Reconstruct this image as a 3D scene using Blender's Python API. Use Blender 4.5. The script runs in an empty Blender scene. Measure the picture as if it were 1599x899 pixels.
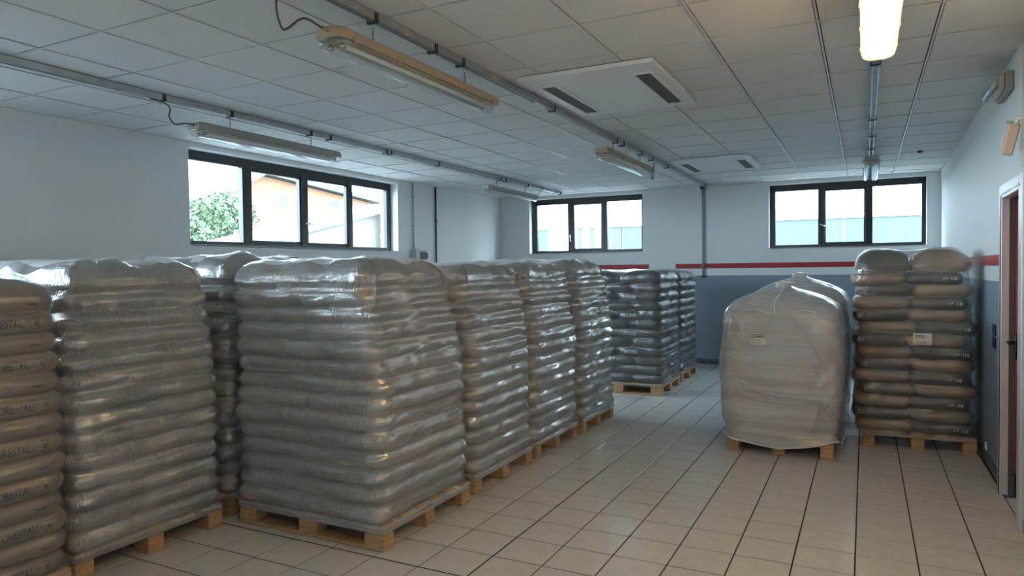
import bpy, bmesh, math, random
import numpy as np
from mathutils.bvhtree import BVHTree
from mathutils import Vector, Matrix

random.seed(7)
RNG = np.random.default_rng(11)
SC = bpy.context.scene
COL = SC.collection

# ------------------------------------------------------------------ camera
CAM_H = 1.60
cam_d = bpy.data.cameras.new('camera')
cam_d.sensor_fit = 'HORIZONTAL'
cam_d.sensor_width = 36.0
cam_d.lens = 1077.8 / 1599.0 * 36.0
cam_d.clip_start = 0.05
cam_d.clip_end = 400
cam = bpy.data.objects.new('camera', cam_d)
COL.objects.link(cam)
yaw, pitch, roll = -0.4730, -0.0257, -0.0111
cy, sy, cp, sp = math.cos(yaw), math.sin(yaw), math.cos(pitch), math.sin(pitch)
fw = Vector((sy * cp, cy * cp, sp))
rt = Vector((cy, -sy, 0.0))
up = rt.cross(fw)
r2 = math.cos(roll) * rt + math.sin(roll) * up
u2 = -math.sin(roll) * rt + math.cos(roll) * up
mw = Matrix.Identity(4)
for i in range(3):
    mw[i][0], mw[i][1], mw[i][2] = r2[i], u2[i], -fw[i]
mw[2][3] = CAM_H
cam.matrix_world = mw
SC.camera = cam

# ------------------------------------------------------------------ world, exposure
WORLD_STRENGTH = 28.0
w = bpy.data.worlds.new('overcast_sky')
SC.world = w
w.use_nodes = True
wn = w.node_tree.nodes
bg = wn['Background']
bg.inputs['Color'].default_value = (0.66, 0.85, 1.0, 1)
bg.inputs['Strength'].default_value = WORLD_STRENGTH
TUBE_STRENGTH = 50.0
SC.view_settings.view_transform = 'Standard'
SC.view_settings.look = 'None'
SC.view_settings.exposure = 0.0
SC.view_settings.gamma = 1.0
SC.view_settings.use_curve_mapping = False

# room dimensions (floor z = 0)
XL, YB, YF, HC = -6.238, 11.75, -7.0, 2.966
WT = 0.32                      # wall thickness
DOOR_Y = (5.12, 5.80)
RWX, RWK = 0.76, 0.0185        # right wall: x = RWX + RWK * y
# window openings in the left wall (y0, y1) and back wall (x0, x1)
LWIN = [(4.87, 8.46), (-1.25, 2.34), (-6.6, -3.0)]
BWIN = [(-5.63, -3.45), (-1.375, 0.80)]
WZ0, WZ1 = 1.905, 2.915


def portal(loc, rot, sx, sy_):
    d = bpy.data.lights.new('window_portal', 'AREA')
    d.shape = 'RECTANGLE'
    d.size, d.size_y = sx, sy_
    d.cycles.is_portal = True
    o = bpy.data.objects.new('window_portal', d)
    o.location = loc
    o.rotation_euler = rot
    COL.objects.link(o)


for a, b in LWIN:
    portal((XL - WT - 0.01, (a + b) / 2, (WZ0 + WZ1) / 2), (0, math.radians(-90), 0), WZ1 - WZ0, b - a)
for a, b in BWIN:
    portal(((a + b) / 2, YB + WT + 0.01, (WZ0 + WZ1) / 2), (math.radians(-90), 0, 0), b - a, WZ1 - WZ0)


# ------------------------------------------------------------------ materials
def mat(name, color=(0.5, 0.5, 0.5), rough=0.5, metal=0.0, spec=0.5, noise=None, bump=None, emit=None):
    """noise = (scale, amount, stretch xyz), bump = (scale, strength, stretch xyz)"""
    m = bpy.data.materials.new(name)
    m.use_nodes = True
    nt = m.node_tree
    b = nt.nodes['Principled BSDF']
    b.inputs['Base Color'].default_value = (*color, 1)
    b.inputs['Roughness'].default_value = rough
    b.inputs['Metallic'].default_value = metal
    b.inputs['Specular IOR Level'].default_value = spec
    tc = nt.nodes.new('ShaderNodeTexCoord')

    def nz(scale, stretch, detail=4):
        mp = nt.nodes.new('ShaderNodeMapping')
        mp.inputs['Scale'].default_value = stretch
        nt.links.new(tc.outputs['Object'], mp.inputs['Vector'])
        n = nt.nodes.new('ShaderNodeTexNoise')
        n.inputs['Scale'].default_value = scale
        n.inputs['Detail'].default_value = detail
        nt.links.new(mp.outputs['Vector'], n.inputs['Vector'])
        return n
    if noise:
        n = nz(noise[0], noise[2] if len(noise) > 2 else (1, 1, 1))
        r = nt.nodes.new('ShaderNodeValToRGB')
        k = noise[1]
        r.color_ramp.elements[0].color = (*[c * (1 - k) for c in color], 1)
        r.color_ramp.elements[1].color = (*[min(1, c * (1 + k)) for c in color], 1)
        r.color_ramp.elements[0].position = 0.3
        r.color_ramp.elements[1].position = 0.7
        nt.links.new(n.outputs['Fac'], r.inputs['Fac'])
        nt.links.new(r.outputs['Color'], b.inputs['Base Color'])
    if bump:
        n = nz(bump[0], bump[2] if len(bump) > 2 else (1, 1, 1))
        bp = nt.nodes.new('ShaderNodeBump')
        bp.inputs['Strength'].default_value = bump[1]
        bp.inputs['Distance'].default_value = 0.004
        nt.links.new(n.outputs['Fac'], bp.inputs['Height'])
        nt.links.new(bp.outputs['Normal'], b.inputs['Normal'])
    if emit:
        b.inputs['Emission Color'].default_value = (*emit[0], 1)
        b.inputs['Emission Strength'].default_value = emit[1]
    return m


def film_mat(name, color, opacity, rough=0.22, ior=1.5, crinkle=0.5, gloss=1.0, fold=0.3):
    m = bpy.data.materials.new(name)
    m.use_nodes = True
    nt = m.node_tree
    nt.nodes.clear()
    N, L = nt.nodes.new, nt.links.new
    out = N('ShaderNodeOutputMaterial')
    uv = N('ShaderNodeUVMap')
    uv.uv_map = 'film'

    def noise(scale_xy, detail=3, dist=0.0):
        mp = N('ShaderNodeMapping')
        mp.inputs['Scale'].default_value = (*scale_xy, 1)
        L(uv.outputs['UV'], mp.inputs['Vector'])
        n = N('ShaderNodeTexNoise')
        n.inputs['Scale'].default_value = 1.0
        n.inputs['Detail'].default_value = detail
        n.inputs['Distortion'].default_value = dist
        L(mp.outputs['Vector'], n.inputs['Vector'])
        return n
    wmap = N('ShaderNodeMapping')
    wmap.inputs['Scale'].default_value = (1, 0.12, 1)
    L(uv.outputs['UV'], wmap.inputs['Vector'])
    fine = N('ShaderNodeTexWave')       # short vertical crinkles of the pre-stretched film
    fine.wave_type = 'BANDS'
    fine.bands_direction = 'X'
    fine.inputs['Scale'].default_value = 20.0
    fine.inputs['Distortion'].default_value = 9.0
    fine.inputs['Detail'].default_value = 2.0
    fine.inputs['Detail Scale'].default_value = 6.0
    L(wmap.outputs['Vector'], fine.inputs['Vector'])
    mask = noise((3.5, 7.0), 2)
    ramp = N('ShaderNodeValToRGB')
    ramp.color_ramp.elements[0].position = 0.42
    ramp.color_ramp.elements[1].position = 0.62
    L(mask.outputs['Fac'], ramp.inputs['Fac'])
    mul = N('ShaderNodeMath')
    mul.operation = 'MULTIPLY'
    L(fine.outputs['Fac'], mul.inputs[0])
    L(ramp.outputs['Color'], mul.inputs[1])
    b1 = N('ShaderNodeBump')
    b1.inputs['Strength'].default_value = crinkle
    b1.inputs['Distance'].default_value = 0.007
    L(mul.outputs[0], b1.inputs['Height'])
    streak = noise((5, 42), 3, 0.3)     # tension folds along the wrap
    b2 = N('ShaderNodeBump')
    b2.inputs['Strength'].default_value = fold
    b2.inputs['Distance'].default_value = 0.008
    L(streak.outputs['Fac'], b2.inputs['Height'])
    L(b1.outputs['Normal'], b2.inputs['Normal'])
    pr = N('ShaderNodeBsdfDiffuse')
    pr.inputs['Color'].default_value = (*color, 1)
    L(b2.outputs['Normal'], pr.inputs['Normal'])
    tr = N('ShaderNodeBsdfTransparent')
    tr.inputs['Color'].default_value = (0.97, 0.97, 0.97, 1)
    mx = N('ShaderNodeMixShader')
    # milkiness varies a little with the layers of wrap
    mr = N('ShaderNodeMapRange')
    mr.inputs['From Min'].default_value = 0.3
    mr.inputs['From Max'].default_value = 0.7
    mr.inputs['To Min'].default_value = opacity * 0.75
    mr.inputs['To Max'].default_value = min(1, opacity * 1.25)
    vary = noise((1.5, 11), 3)
    L(vary.outputs['Fac'], mr.inputs['Value'])
    L(mr.outputs['Result'], mx.inputs['Fac'])
    L(tr.outputs[0], mx.inputs[1])
    L(pr.outputs[0], mx.inputs[2])
    gl = N('ShaderNodeBsdfGlossy')
    gl.inputs['Roughness'].default_value = rough
    gl.inputs['Color'].default_value = (gloss, gloss, gloss, 1)
    L(b2.outputs['Normal'], gl.inputs['Normal'])
    geo = N('ShaderNodeNewGeometry')
    io = N('ShaderNodeMapRange')
    io.inputs['To Min'].default_value = ior
    io.inputs['To Max'].default_value = 1 / ior
    L(geo.outputs['Backfacing'], io.inputs['Value'])
    fr = N('ShaderNodeFresnel')
    L(io.outputs['Result'], fr.inputs['IOR'])
    L(b2.outputs['Normal'], fr.inputs['Normal'])
    m2 = N('ShaderNodeMixShader')
    L(fr.outputs[0], m2.inputs['Fac'])
    L(mx.outputs[0], m2.inputs[1])
    L(gl.outputs[0], m2.inputs[2])
    L(m2.outputs[0], out.inputs['Surface'])
    return m


def glass_mat(name, tint=(0.97, 0.985, 0.98), rough=0.0, body=0.0, body_col=(0.9, 0.9, 0.9)):
    m = bpy.data.materials.new(name)
    m.use_nodes = True
    nt = m.node_tree
    nt.nodes.clear()
    N, L = nt.nodes.new, nt.links.new
    out = N('ShaderNodeOutputMaterial')
    tr = N('ShaderNodeBsdfTransparent')
    tr.inputs['Color'].default_value = (*tint, 1)
    src = tr
    if body:
        df = N('ShaderNodeBsdfTranslucent')
        df.inputs['Color'].default_value = (*body_col, 1)
        mb = N('ShaderNodeMixShader')
        mb.inputs['Fac'].default_value = body
        L(tr.outputs[0], mb.inputs[1])
        L(df.outputs[0], mb.inputs[2])
        src = mb
    gl = N('ShaderNodeBsdfGlossy')
    gl.inputs['Roughness'].default_value = rough
    geo = N('ShaderNodeNewGeometry')
    io = N('ShaderNodeMapRange')
    io.inputs['To Min'].default_value = 1.5
    io.inputs['To Max'].default_value = 1 / 1.5
    L(geo.outputs['Backfacing'], io.inputs['Value'])
    fr = N('ShaderNodeFresnel')
    L(io.outputs['Result'], fr.inputs['IOR'])
    mx = N('ShaderNodeMixShader')
    L(fr.outputs[0], mx.inputs['Fac'])
    L(src.outputs[0], mx.inputs[1])
    L(gl.outputs[0], mx.inputs[2])
    L(mx.outputs[0], out.inputs['Surface'])
    return m


def banded_wall(name, gap=None):
    """white paint above, red stripe, white, grey dado (by height); gap = (x0, x1) where the stripe is missing"""
    m = mat(name, (0.74, 0.76, 0.76), 0.55, bump=(90, 0.05))
    nt = m.node_tree
    N, L = nt.nodes.new, nt.links.new
    b = nt.nodes['Principled BSDF']
    geo = N('ShaderNodeNewGeometry')
    sep = N('ShaderNodeSeparateXYZ')
    L(geo.outputs['Position'], sep.inputs[0])
    r = N('ShaderNodeValToRGB')
    r.color_ramp.interpolation = 'CONSTANT'
    mp = N('ShaderNodeMath')
    mp.operation = 'DIVIDE'
    mp.inputs[1].default_value = 3.0
    L(sep.outputs['Z'], mp.inputs[0])
    L(mp.outputs[0], r.inputs['Fac'])
    white = (0.74, 0.76, 0.76, 1)
    e = r.color_ramp.elements
    e[0].position = 0.0
    e[0].color = (0.23, 0.29, 0.355, 1)
    e[1].position = 1.475 / 3
    e[1].color = white
    x = e.new(1.585 / 3)
    x.color = (0.36, 0.026, 0.03, 1)
    x = e.new(1.672 / 3)
    x.color = white
    last = r.outputs['Color']
    if gap:
        g1 = N('ShaderNodeMath')
        g1.operation = 'GREATER_THAN'
        g1.inputs[1].default_value = gap[0]
        L(sep.outputs['X'], g1.inputs[0])
        g2 = N('ShaderNodeMath')
        g2.operation = 'LESS_THAN'
        g2.inputs[1].default_value = gap[1]
        L(sep.outputs['X'], g2.inputs[0])
        g3 = N('ShaderNodeMath')
        g3.operation = 'GREATER_THAN'
        g3.inputs[1].default_value = 1.53
        L(sep.outputs['Z'], g3.inputs[0])
        p1 = N('ShaderNodeMath')
        p1.operation = 'MULTIPLY'
        L(g1.outputs[0], p1.inputs[0])
        L(g2.outputs[0], p1.inputs[1])
        p2 = N('ShaderNodeMath')
        p2.operation = 'MULTIPLY'
        L(p1.outputs[0], p2.inputs[0])
        L(g3.outputs[0], p2.inputs[1])
        mx = N('ShaderNodeMix')
        mx.data_type = 'RGBA'
        L(p2.outputs[0], mx.inputs['Factor'])
        L(last, mx.inputs['A'])
        mx.inputs['B'].default_value = white
        last = mx.outputs['Result']
    L(last, b.inputs['Base Color'])
    return m


M = {}
M['wall'] = mat('painted_plaster', (0.74, 0.76, 0.76), 0.55, bump=(90, 0.05))
M['wall_band'] = banded_wall('banded_plaster', (-3.34, -2.876))
M['tile_floor'] = mat('glazed_floor_tile', (0.69, 0.68, 0.66), 0.2, spec=0.5, noise=(3, 0.05))
M['grout'] = mat('dark_grout', (0.045, 0.04, 0.036), 0.8)
M['tile_ceil'] = mat('mineral_ceiling_tile', (0.74, 0.75, 0.75), 0.85, noise=(40, 0.03), bump=(220, 0.12))
M['tee'] = mat('white_enamel', (0.74, 0.75, 0.75), 0.28)
M['void'] = mat('ceiling_void', (0.16, 0.16, 0.16), 0.9)
M['ac_white'] = mat('white_panel_plastic', (0.78, 0.8, 0.81), 0.3)
M['grille'] = mat('grey_grille', (0.2, 0.2, 0.2), 0.5)
M['grille_dark'] = mat('grille_void', (0.03, 0.03, 0.03), 0.8)
M['win_frame'] = mat('dark_window_metal', (0.018, 0.02, 0.023), 0.35, spec=0.5)
M['glass'] = glass_mat('window_glass')
M['steel'] = mat('galvanised_steel', (0.50, 0.52, 0.54), 0.33, metal=0.85, noise=(12, 0.12))
M['dark_steel'] = mat('dark_steel', (0.06, 0.065, 0.07), 0.45, metal=0.5)
M['chrome'] = mat('chrome', (0.6, 0.6, 0.6), 0.2, metal=1)
M['lamp_grey'] = mat('grey_polyester_housing', (0.36, 0.36, 0.34), 0.45)
M['lamp_beige'] = mat('beige_polyester_housing', (0.42, 0.34, 0.25), 0.45)
M['tray'] = mat('cream_reflector_tray', (0.55, 0.45, 0.30), 0.4)
M['tube'] = mat('white_fluorescent_tube', (0.85, 0.85, 0.83), 0.3)
M['tube_lit'] = mat('lit_fluorescent_tube', (1, 0.8, 0.5), 0.4, emit=((1.0, 0.80, 0.56), TUBE_STRENGTH))
M['diffuser'] = glass_mat('clear_diffuser', (0.93, 0.94, 0.94), 0.08, 0.12, (0.8, 0.82, 0.84))
M['diffuser_lit'] = glass_mat('amber_diffuser', (0.96, 0.80, 0.48), 0.15, 0.45, (1.0, 0.80, 0.42))
M['cable'] = mat('brown_cable', (0.10, 0.08, 0.065), 0.5)
M['cable_grey'] = mat('grey_cable', (0.10, 0.11, 0.115), 0.5)
M['wood'] = mat('pine_wood', (0.50, 0.315, 0.165), 0.62, noise=(9, 0.22, (1, 1, 6)), bump=(40, 0.15))
M['wood_dark'] = mat('weathered_pine', (0.36, 0.24, 0.14), 0.7, noise=(9, 0.25, (1, 1, 6)))
M['bag_pale'] = mat('pale_bag_plastic', (0.38, 0.345, 0.315), 0.4, noise=(6, 0.12), bump=(18, 0.4))
M['bag_tan'] = mat('tan_bag_plastic', (0.25, 0.19, 0.148), 0.4, noise=(7, 0.22), bump=(18, 0.4))
M['bag_black'] = mat('charcoal_bag_plastic', (0.045, 0.043, 0.05), 0.35, noise=(6, 0.2), bump=(18, 0.4))
M['bag_brown'] = mat('brown_bag_plastic', (0.42, 0.285, 0.19), 0.4, noise=(7, 0.18), bump=(18, 0.4))
M['bag_olive'] = mat('dark_olive_bag_plastic', (0.10, 0.093, 0.07), 0.4, noise=(7, 0.2), bump=(18, 0.4))
M['ink'] = mat('dark_print', (0.045, 0.04, 0.038), 0.5)
M['ink_pale'] = mat('pale_print', (0.52, 0.52, 0.54), 0.5)
M['film_milky'] = film_mat('milky_stretch_film', (0.39, 0.39, 0.395), 0.55, 0.24, 3.3, 0.9, fold=0.7)
M['film_top'] = film_mat('white_top_sheet', (0.88, 0.89, 0.90), 0.9, 0.3, 2.2, 0.3, fold=0.5)
M['film_clear'] = film_mat('clear_stretch_film', (0.5, 0.5, 0.5), 0.14, 0.24, 1.75, 0.4, fold=0.35)
M['film_hood'] = film_mat('loose_plastic_hood', (0.74, 0.72, 0.70), 0.46, 0.14, 2.0, 0.2, fold=0.5)
M['film_fold'] = film_mat('folded_plastic', (0.74, 0.72, 0.70), 0.6, 0.14, 2.2, 0.0, fold=0.0)
M['film_amber'] = film_mat('clear_stretch_film_wide', (0.42, 0.38, 0.34), 0.13, 0.17, 2.1, 0.3, fold=1.0)
M['fabric'] = mat('woven_white_fabric', (0.78, 0.735, 0.695), 0.85, noise=(30, 0.05), bump=(160, 0.25))
M['label'] = mat('white_label_paper', (0.85, 0.83, 0.78), 0.5)
M['grey_plastic'] = mat('grey_plastic', (0.36, 0.40, 0.41), 0.4)
M['black_plastic'] = mat('black_plastic', (0.015, 0.015, 0.016), 0.4)
M['white_plastic'] = mat('white_plastic', (0.72, 0.71, 0.68), 0.4)
M['beige_plastic'] = mat('beige_plastic', (0.62, 0.50, 0.40), 0.5)
M['alu'] = mat('pale_aluminium', (0.62, 0.64, 0.66), 0.4, metal=0.3)
M['jamb'] = mat('brown_grey_jamb', (0.085, 0.07, 0.065), 0.5)
M['door_red'] = mat('red_door_paint', (0.48, 0.015, 0.04), 0.35)
M['skirting'] = mat('dark_skirting_tile', (0.11, 0.125, 0.135), 0.4)
M['panel_grey'] = mat('steel_grey_panel', (0.3, 0.3, 0.3), 0.5)
M['clad_white'] = mat('white_cladding', (0.84, 0.81, 0.76), 0.6)
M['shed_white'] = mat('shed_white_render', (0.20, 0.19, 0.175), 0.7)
M['clad_blue'] = mat('pale_blue_cladding', (0.045, 0.066, 0.076), 0.6)
M['house'] = mat('orange_render', (0.165, 0.083, 0.042), 0.8)
M['roof_grey'] = mat('grey_roof', (0.06, 0.066, 0.068), 0.7)
M['leaf'] = mat('green_foliage', (0.075, 0.115, 0.06), 0.6, noise=(2, 0.12))
M['bark'] = mat('bark', (0.12, 0.09, 0.06), 0.9)
M['grass'] = mat('grass_ground', (0.065, 0.095, 0.045), 0.9, noise=(1.5, 0.2))
M['asphalt'] = mat('pale_asphalt', (0.14, 0.14, 0.14), 0.9)


# ------------------------------------------------------------------ helpers
class MB:
    def __init__(self):
        self.v, self.f = [], []

    def add(self, vs, fs):
        o = len(self.v)
        self.v += [tuple(p) for p in vs]
        self.f += [tuple(i + o for i in f) for f in fs]
        return self

    def box(self, x0, x1, y0, y1, z0, z1, b=0.0):
        if x1 < x0:
            x0, x1 = x1, x0
        if y1 < y0:
            y0, y1 = y1, y0
        if z1 < z0:
            z0, z1 = z1, z0
        if b <= 0:
            vs = [(x, y, z) for z in (z0, z1) for y in (y0, y1) for x in (x0, x1)]
            return self.add(vs, [(0, 2, 3, 1), (4, 5, 7, 6), (0, 1, 5, 4), (2, 6, 7, 3), (0, 4, 6, 2), (1, 3, 7, 5)])
        b = min(b, (x1 - x0) * .45, (y1 - y0) * .45, (z1 - z0) * .45)
        bm = bmesh.new()
        bmesh.ops.create_cube(bm, size=1)
        for q in bm.verts:
            q.co = Vector(((x0 + x1) / 2 + q.co.x * (x1 - x0), (y0 + y1) / 2 + q.co.y * (y1 - y0), (z0 + z1) / 2 + q.co.z * (z1 - z0)))
        bmesh.ops.bevel(bm, geom=bm.edges[:], offset=b, segments=1, affect='EDGES', profile=0.5)
        bm.verts.index_update()
        vs = [q.co[:] for q in bm.verts]
        fs = [[q.index for q in f.verts] for f in bm.faces]
        bm.free()
        return self.add(vs, fs)

    def loft(self, rings, cap=True, closed=True):
        n = len(rings[0])
        o = len(self.v)
        for r in rings:
            self.v += [tuple(p) for p in r]
        m = n if closed else n - 1
        for i in range(len(rings) - 1):
            for j in range(m):
                k = (j + 1) % n
                self.f.append((o + i * n + j, o + i * n + k, o + (i + 1) * n + k, o + (i + 1) * n + j))
        if cap:
            self.f.append(tuple(o + j for j in range(n - 1, -1, -1)))
            self.f.append(tuple(o + (len(rings) - 1) * n + j for j in range(n)))
        return self

    def tube(self, pts, r, n=8, cap=True):
        pts = [Vector(p) for p in pts]
        rings = []
        prev = None
        for i, p in enumerate(pts):
            t = (pts[min(i + 1, len(pts) - 1)] - pts[max(i - 1, 0)]).normalized()
            if prev is None:
                a = t.orthogonal().normalized()
            else:
                a = (prev - t * prev.dot(t)).normalized()
            prev = a
            c = t.cross(a)
            rr = r[i] if isinstance(r, (list, tuple)) else r
            rings.append([p + (a * math.cos(2 * math.pi * k / n) + c * math.sin(2 * math.pi * k / n)) * rr for k in range(n)])
        return self.loft(rings, cap)

    def mesh(self, name, m, smooth=False):
        me = bpy.data.meshes.new(name)
        me.from_pydata(self.v, [], self.f)
        if m:
            me.materials.append(m)
        if smooth:
            me.polygons.foreach_set('use_smooth', [True] * len(me.polygons))
        me.update()
        return me

    def build(self, name, m, parent=None, smooth=False, loc=(0, 0, 0)):
        return place(name, self.mesh(name, m, smooth), parent, loc)


def place(name, me, parent=None, loc=(0, 0, 0), rotz=0.0, scale=None):
    o = bpy.data.objects.new(name, me)
    o.location = loc
    o.rotation_euler = (0, 0, rotz)
    if scale:
        o.scale = scale
    if parent:
        o.parent = parent
    COL.objects.link(o)
    return o


def empty(name, loc=(0, 0, 0), rotz=0.0):
    o = bpy.data.objects.new(name, None)
    o.empty_display_size = 0.2
    o.location = loc
    o.rotation_euler = (0, 0, rotz)
    COL.objects.link(o)
    return o


def tag(o, label, cat, group=None):
    o['label'] = label
    o['category'] = cat
    if group:
        o['group'] = group
    return o


def struct(o):
    o['kind'] = 'structure'
    return o


def bez(pts, n=24):
    """smooth curve through points (Catmull-Rom)"""
    P = [Vector(p) for p in pts]
    P = [P[0] * 2 - P[1]] + P + [P[-1] * 2 - P[-2]]
    out = []
    for i in range(1, len(P) - 2):
        for k in range(n):
            t = k / n
            a, b, c, d = P[i - 1:i + 3]
            out.append(0.5 * ((2 * b) + (c - a) * t + (2 * a - 5 * b + 4 * c - d) * t * t + (3 * b - a - 3 * c + d) * t ** 3))
    out.append(P[-2])
    return out


class SineNoise:
    def __init__(self, dim, n, fmin, fmax, rng, stretch=None):
        d = rng.normal(size=(n, dim))
        d /= np.linalg.norm(d, axis=1)[:, None]
        f = np.exp(rng.uniform(np.log(fmin), np.log(fmax), n))
        self.k = d * f[:, None] * 2 * np.pi
        if stretch is not None:
            self.k = self.k * np.array(stretch)
        self.a = (fmin / f) ** 0.7
        self.p = rng.uniform(0, 2 * np.pi, n)
        self.a /= np.sqrt((self.a ** 2).sum() / 2)

    def __call__(self, P):
        return (np.sin(P @ self.k.T + self.p) * self.a).sum(-1)


# ================================================================== STRUCTURE
# ---- floor: grout bed and tiles
PX, PY = 0.302, 0.299
TX0, TY0 = -0.046, 3.06
FX0, FX1 = XL, 1.25
fl = MB().box(FX0 - 0.3, FX1 + 0.6, YF - 0.3, YB + 0.3, -0.2, -0.004).build('floor', M['grout'])
struct(fl)
occ = [(-3.55, -2.45, 3.15, 7.1), (-4.8, -3.65, 0.9, 4.1), (-3.4, -2.26, 8.5, 10.65), (-1.05, -0.28, 6.25, 8.4), (0.0, 0.84, 6.9, 7.7),
       (-6.2, -4.9, 0.9, 4.1)]
cminv = mw.inverted()
tiles = []
ix0, ix1 = int(math.floor((FX0 - TX0) / PX)) - 1, int(math.ceil((1.0 - TX0) / PX)) + 1
iy0, iy1 = int(math.floor((YF - TY0) / PY)) - 1, int(math.ceil((YB - TY0) / PY)) + 1
for i in range(ix0, ix1):
    for j in range(iy0, iy1):
        x0, x1 = TX0 + i * PX, TX0 + (i + 1) * PX
        y0, y1 = TY0 + j * PY, TY0 + (j + 1) * PY
        g = 0.004
        gx0 = 0.006 if i == -6 else g
        gx1 = 0.006 if i == -7 else g
        gy0 = 0.008 if j == 0 else .0052
        gy1 = 0.008 if j == -1 else .0052
        a0, a1, b0, b1 = x0 + gx0, x1 - gx1, y0 + gy0, y1 - gy1
        wallx = RWX + RWK * (y0 + y1) / 2
        a0, a1 = max(a0, XL + 0.002), min(a1, wallx - 0.002)
        if DOOR_Y[0] + .15 < (y0 + y1) / 2 < DOOR_Y[1] - .15 and x1 - gx1 > wallx - 0.01:
            a1 = min(x1 - gx1, wallx + 0.13)          # tiles run into the door recess
        b0, b1 = max(b0, YF), min(b1, YB - 0.002)
        if a1 - a0 < 0.02 or b1 - b0 < 0.02:
            continue
        cx_, cy_ = (a0 + a1) / 2, (b0 + b1) / 2
        q = cminv @ Vector((cx_, cy_, 0))
        area = 0
        if q.z < -0.5:
            u, v = -q.x / q.z * 1077.8, -q.y / q.z * 1077.8
            hid = any(ox0 < cx_ < ox1 and oy0 < cy_ < oy1 for ox0, ox1, oy0, oy1 in occ)
            if abs(u) < 840 and abs(v) < 500 and not hid:
                area = 1 / (-q.z) ** 3
        tiles.append((area, a0, a1, b0, b1))
tiles.sort(key=lambda t: -t[0])
tile_me = MB().box(-.5, .5, -.5, .5, -1, 0).mesh('floor_tile', None)
bm = bmesh.new()
# top edges slightly eased
V = [(-.5, -.5, -1), (.5, -.5, -1), (.5, .5, -1), (-.5, .5, -1), (-.5, -.5, -.15), (.5, -.5, -.15), (.5, .5, -.15), (-.5, .5, -.15),
     (-.492, -.492, 0), (.492, -.492, 0), (.492, .492, 0), (-.492, .492, 0)]
F = [(8, 9, 10, 11)] + [(a, (a + 1) % 4, (a + 1) % 4 + 4, a + 4) for a in range(4)] + [(a + 4, (a + 1) % 4 + 4, (a + 1) % 4 + 8, a + 8) for a in range(4)] + [(3, 2, 1, 0)]
bm.free()
tile_me = MB().add(V, F).mesh('floor_tile', M['tile_floor'])
rest = MB()
for n, (ar, a0, a1, b0, b1) in enumerate(tiles):
    if n < 300 and ar > 0:
        place('floor_tile', tile_me, fl, ((a0 + a1) / 2, (b0 + b1) / 2, random.uniform(-.0004, .0004)), 0, (a1 - a0, b1 - b0, 0.01))
    else:
        rest.add([((a0 + a1) / 2 + p[0] * (a1 - a0), (b0 + b1) / 2 + p[1] * (b1 - b0), p[2] * .01) for p in V], F[:9])
ro = rest.build('floor_tile', M['tile_floor'], fl)
ro['kind'] = 'stuff'

# ---- ceiling: slab, tiles, tee bars
ce = MB().box(XL - 0.3, 1.6, YF - 0.3, YB + 0.3, HC + 0.03, HC + 0.3).build('ceiling', M['void'])
struct(ce)
GX, GY = -4.438, 2.451
ct_me = MB().box(-.5, .5, -.5, .5, 0, .012, .0).mesh('ceiling_tile', M['tile_ceil'])
near = MB()
for i in range(-3, 10):
    for j in range(-16, 16):
        x0, x1 = GX + .6 * i, GX + .6 * (i + 1)
        y0, y1 = GY + .6 * j, GY + .6 * (j + 1)
        y0, y1 = max(y0, YF), min(y1, YB)
        x1 = min(x1, RWX + RWK * y1 + .02)
        if x1 - x0 < .03 or y1 - y0 < .03:
            continue
        a0, a1, b0, b1 = x0 + .011, x1 - .011, y0 + .008, y1 - .008
        z = HC + .006
        if j >= -2:
            place('ceiling_tile', ct_me, ce, ((a0 + a1) / 2, (b0 + b1) / 2, z + random.uniform(-.0008, .001)), 0, (a1 - a0, b1 - b0, 1))
        else:
            near.box(a0, a1, b0, b1, z, z + .012)
o = near.build('ceiling_tile', M['tile_ceil'], ce)
o['kind'] = 'stuff'
for i in range(-3, 10):
    x = GX + .6 * i
    t = MB().box(x - .0055, x + .0055, YF, YB, HC, HC + .005)
    t.box(x - .001, x + .001, YF, YB, HC + .005, HC + .03)
    t.build('tee_bar', M['tee'], ce)
for j in range(-2, 16):
    y = GY + .6 * j
    MB().box(XL, RWX + RWK * y + .0, y - .0032, y + .0032, HC + .0012, HC + .0052).build('cross_tee', M['tee'], ce)


# ---- walls with openings
def wall_with_openings(fn, lo, hi, zlo, zhi, openings, mb):
    """fn(a0,a1,z0,z1) adds a box"""
    ops = sorted(openings)
    cur = lo
    for a, b in ops:
        fn(cur, a, zlo, zhi)
        fn(a, b, zlo, WZ0)
        fn(a, b, WZ1, zhi)
        cur = b
    fn(cur, hi, zlo, zhi)


ZT = HC + 0.3
mb = MB()
wall_with_openings(lambda a, b, z0, z1: mb.box(XL - WT, XL, a, b, z0, z1), YF - WT, YB + WT, -0.2, ZT, LWIN, mb)
struct(mb.build('wall_left', M['wall']))
mb2 = MB()
wall_with_openings(lambda a, b, z0, z1: mb2.box(a, b, YB, YB + WT, z0, z1), XL, 1.5, -0.2, ZT, BWIN, mb2)
struct(mb2.build('wall_back', M['wall_band']))
struct(MB().box(XL, 1.5, YF - WT, YF, -0.2, ZT).build('wall_front', M['wall']))
# right wall (slightly out of square)
RA = -math.atan(RWK)
rwall = MB()
DY0, DY1, DZ = 5.12, 5.80, 2.06
for (a, b, z0, z1) in ((YF - .4, DY0, -.2, ZT), (DY1, YB + WT + .1, -.2, ZT), (DY0, DY1, DZ, ZT), (DY0, DY1, -.2, -0.004)):
    rwall.box(0, .26, a, b, z0, z1)
rw = struct(rwall.build('wall_right', M['wall_band'], None, False, (RWX, 0, 0)))
rw.rotation_euler = (0, 0, RA)
RWM = Matrix.Translation((RWX, 0, 0)) @ Matrix.Rotation(RA, 4, 'Z')


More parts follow.
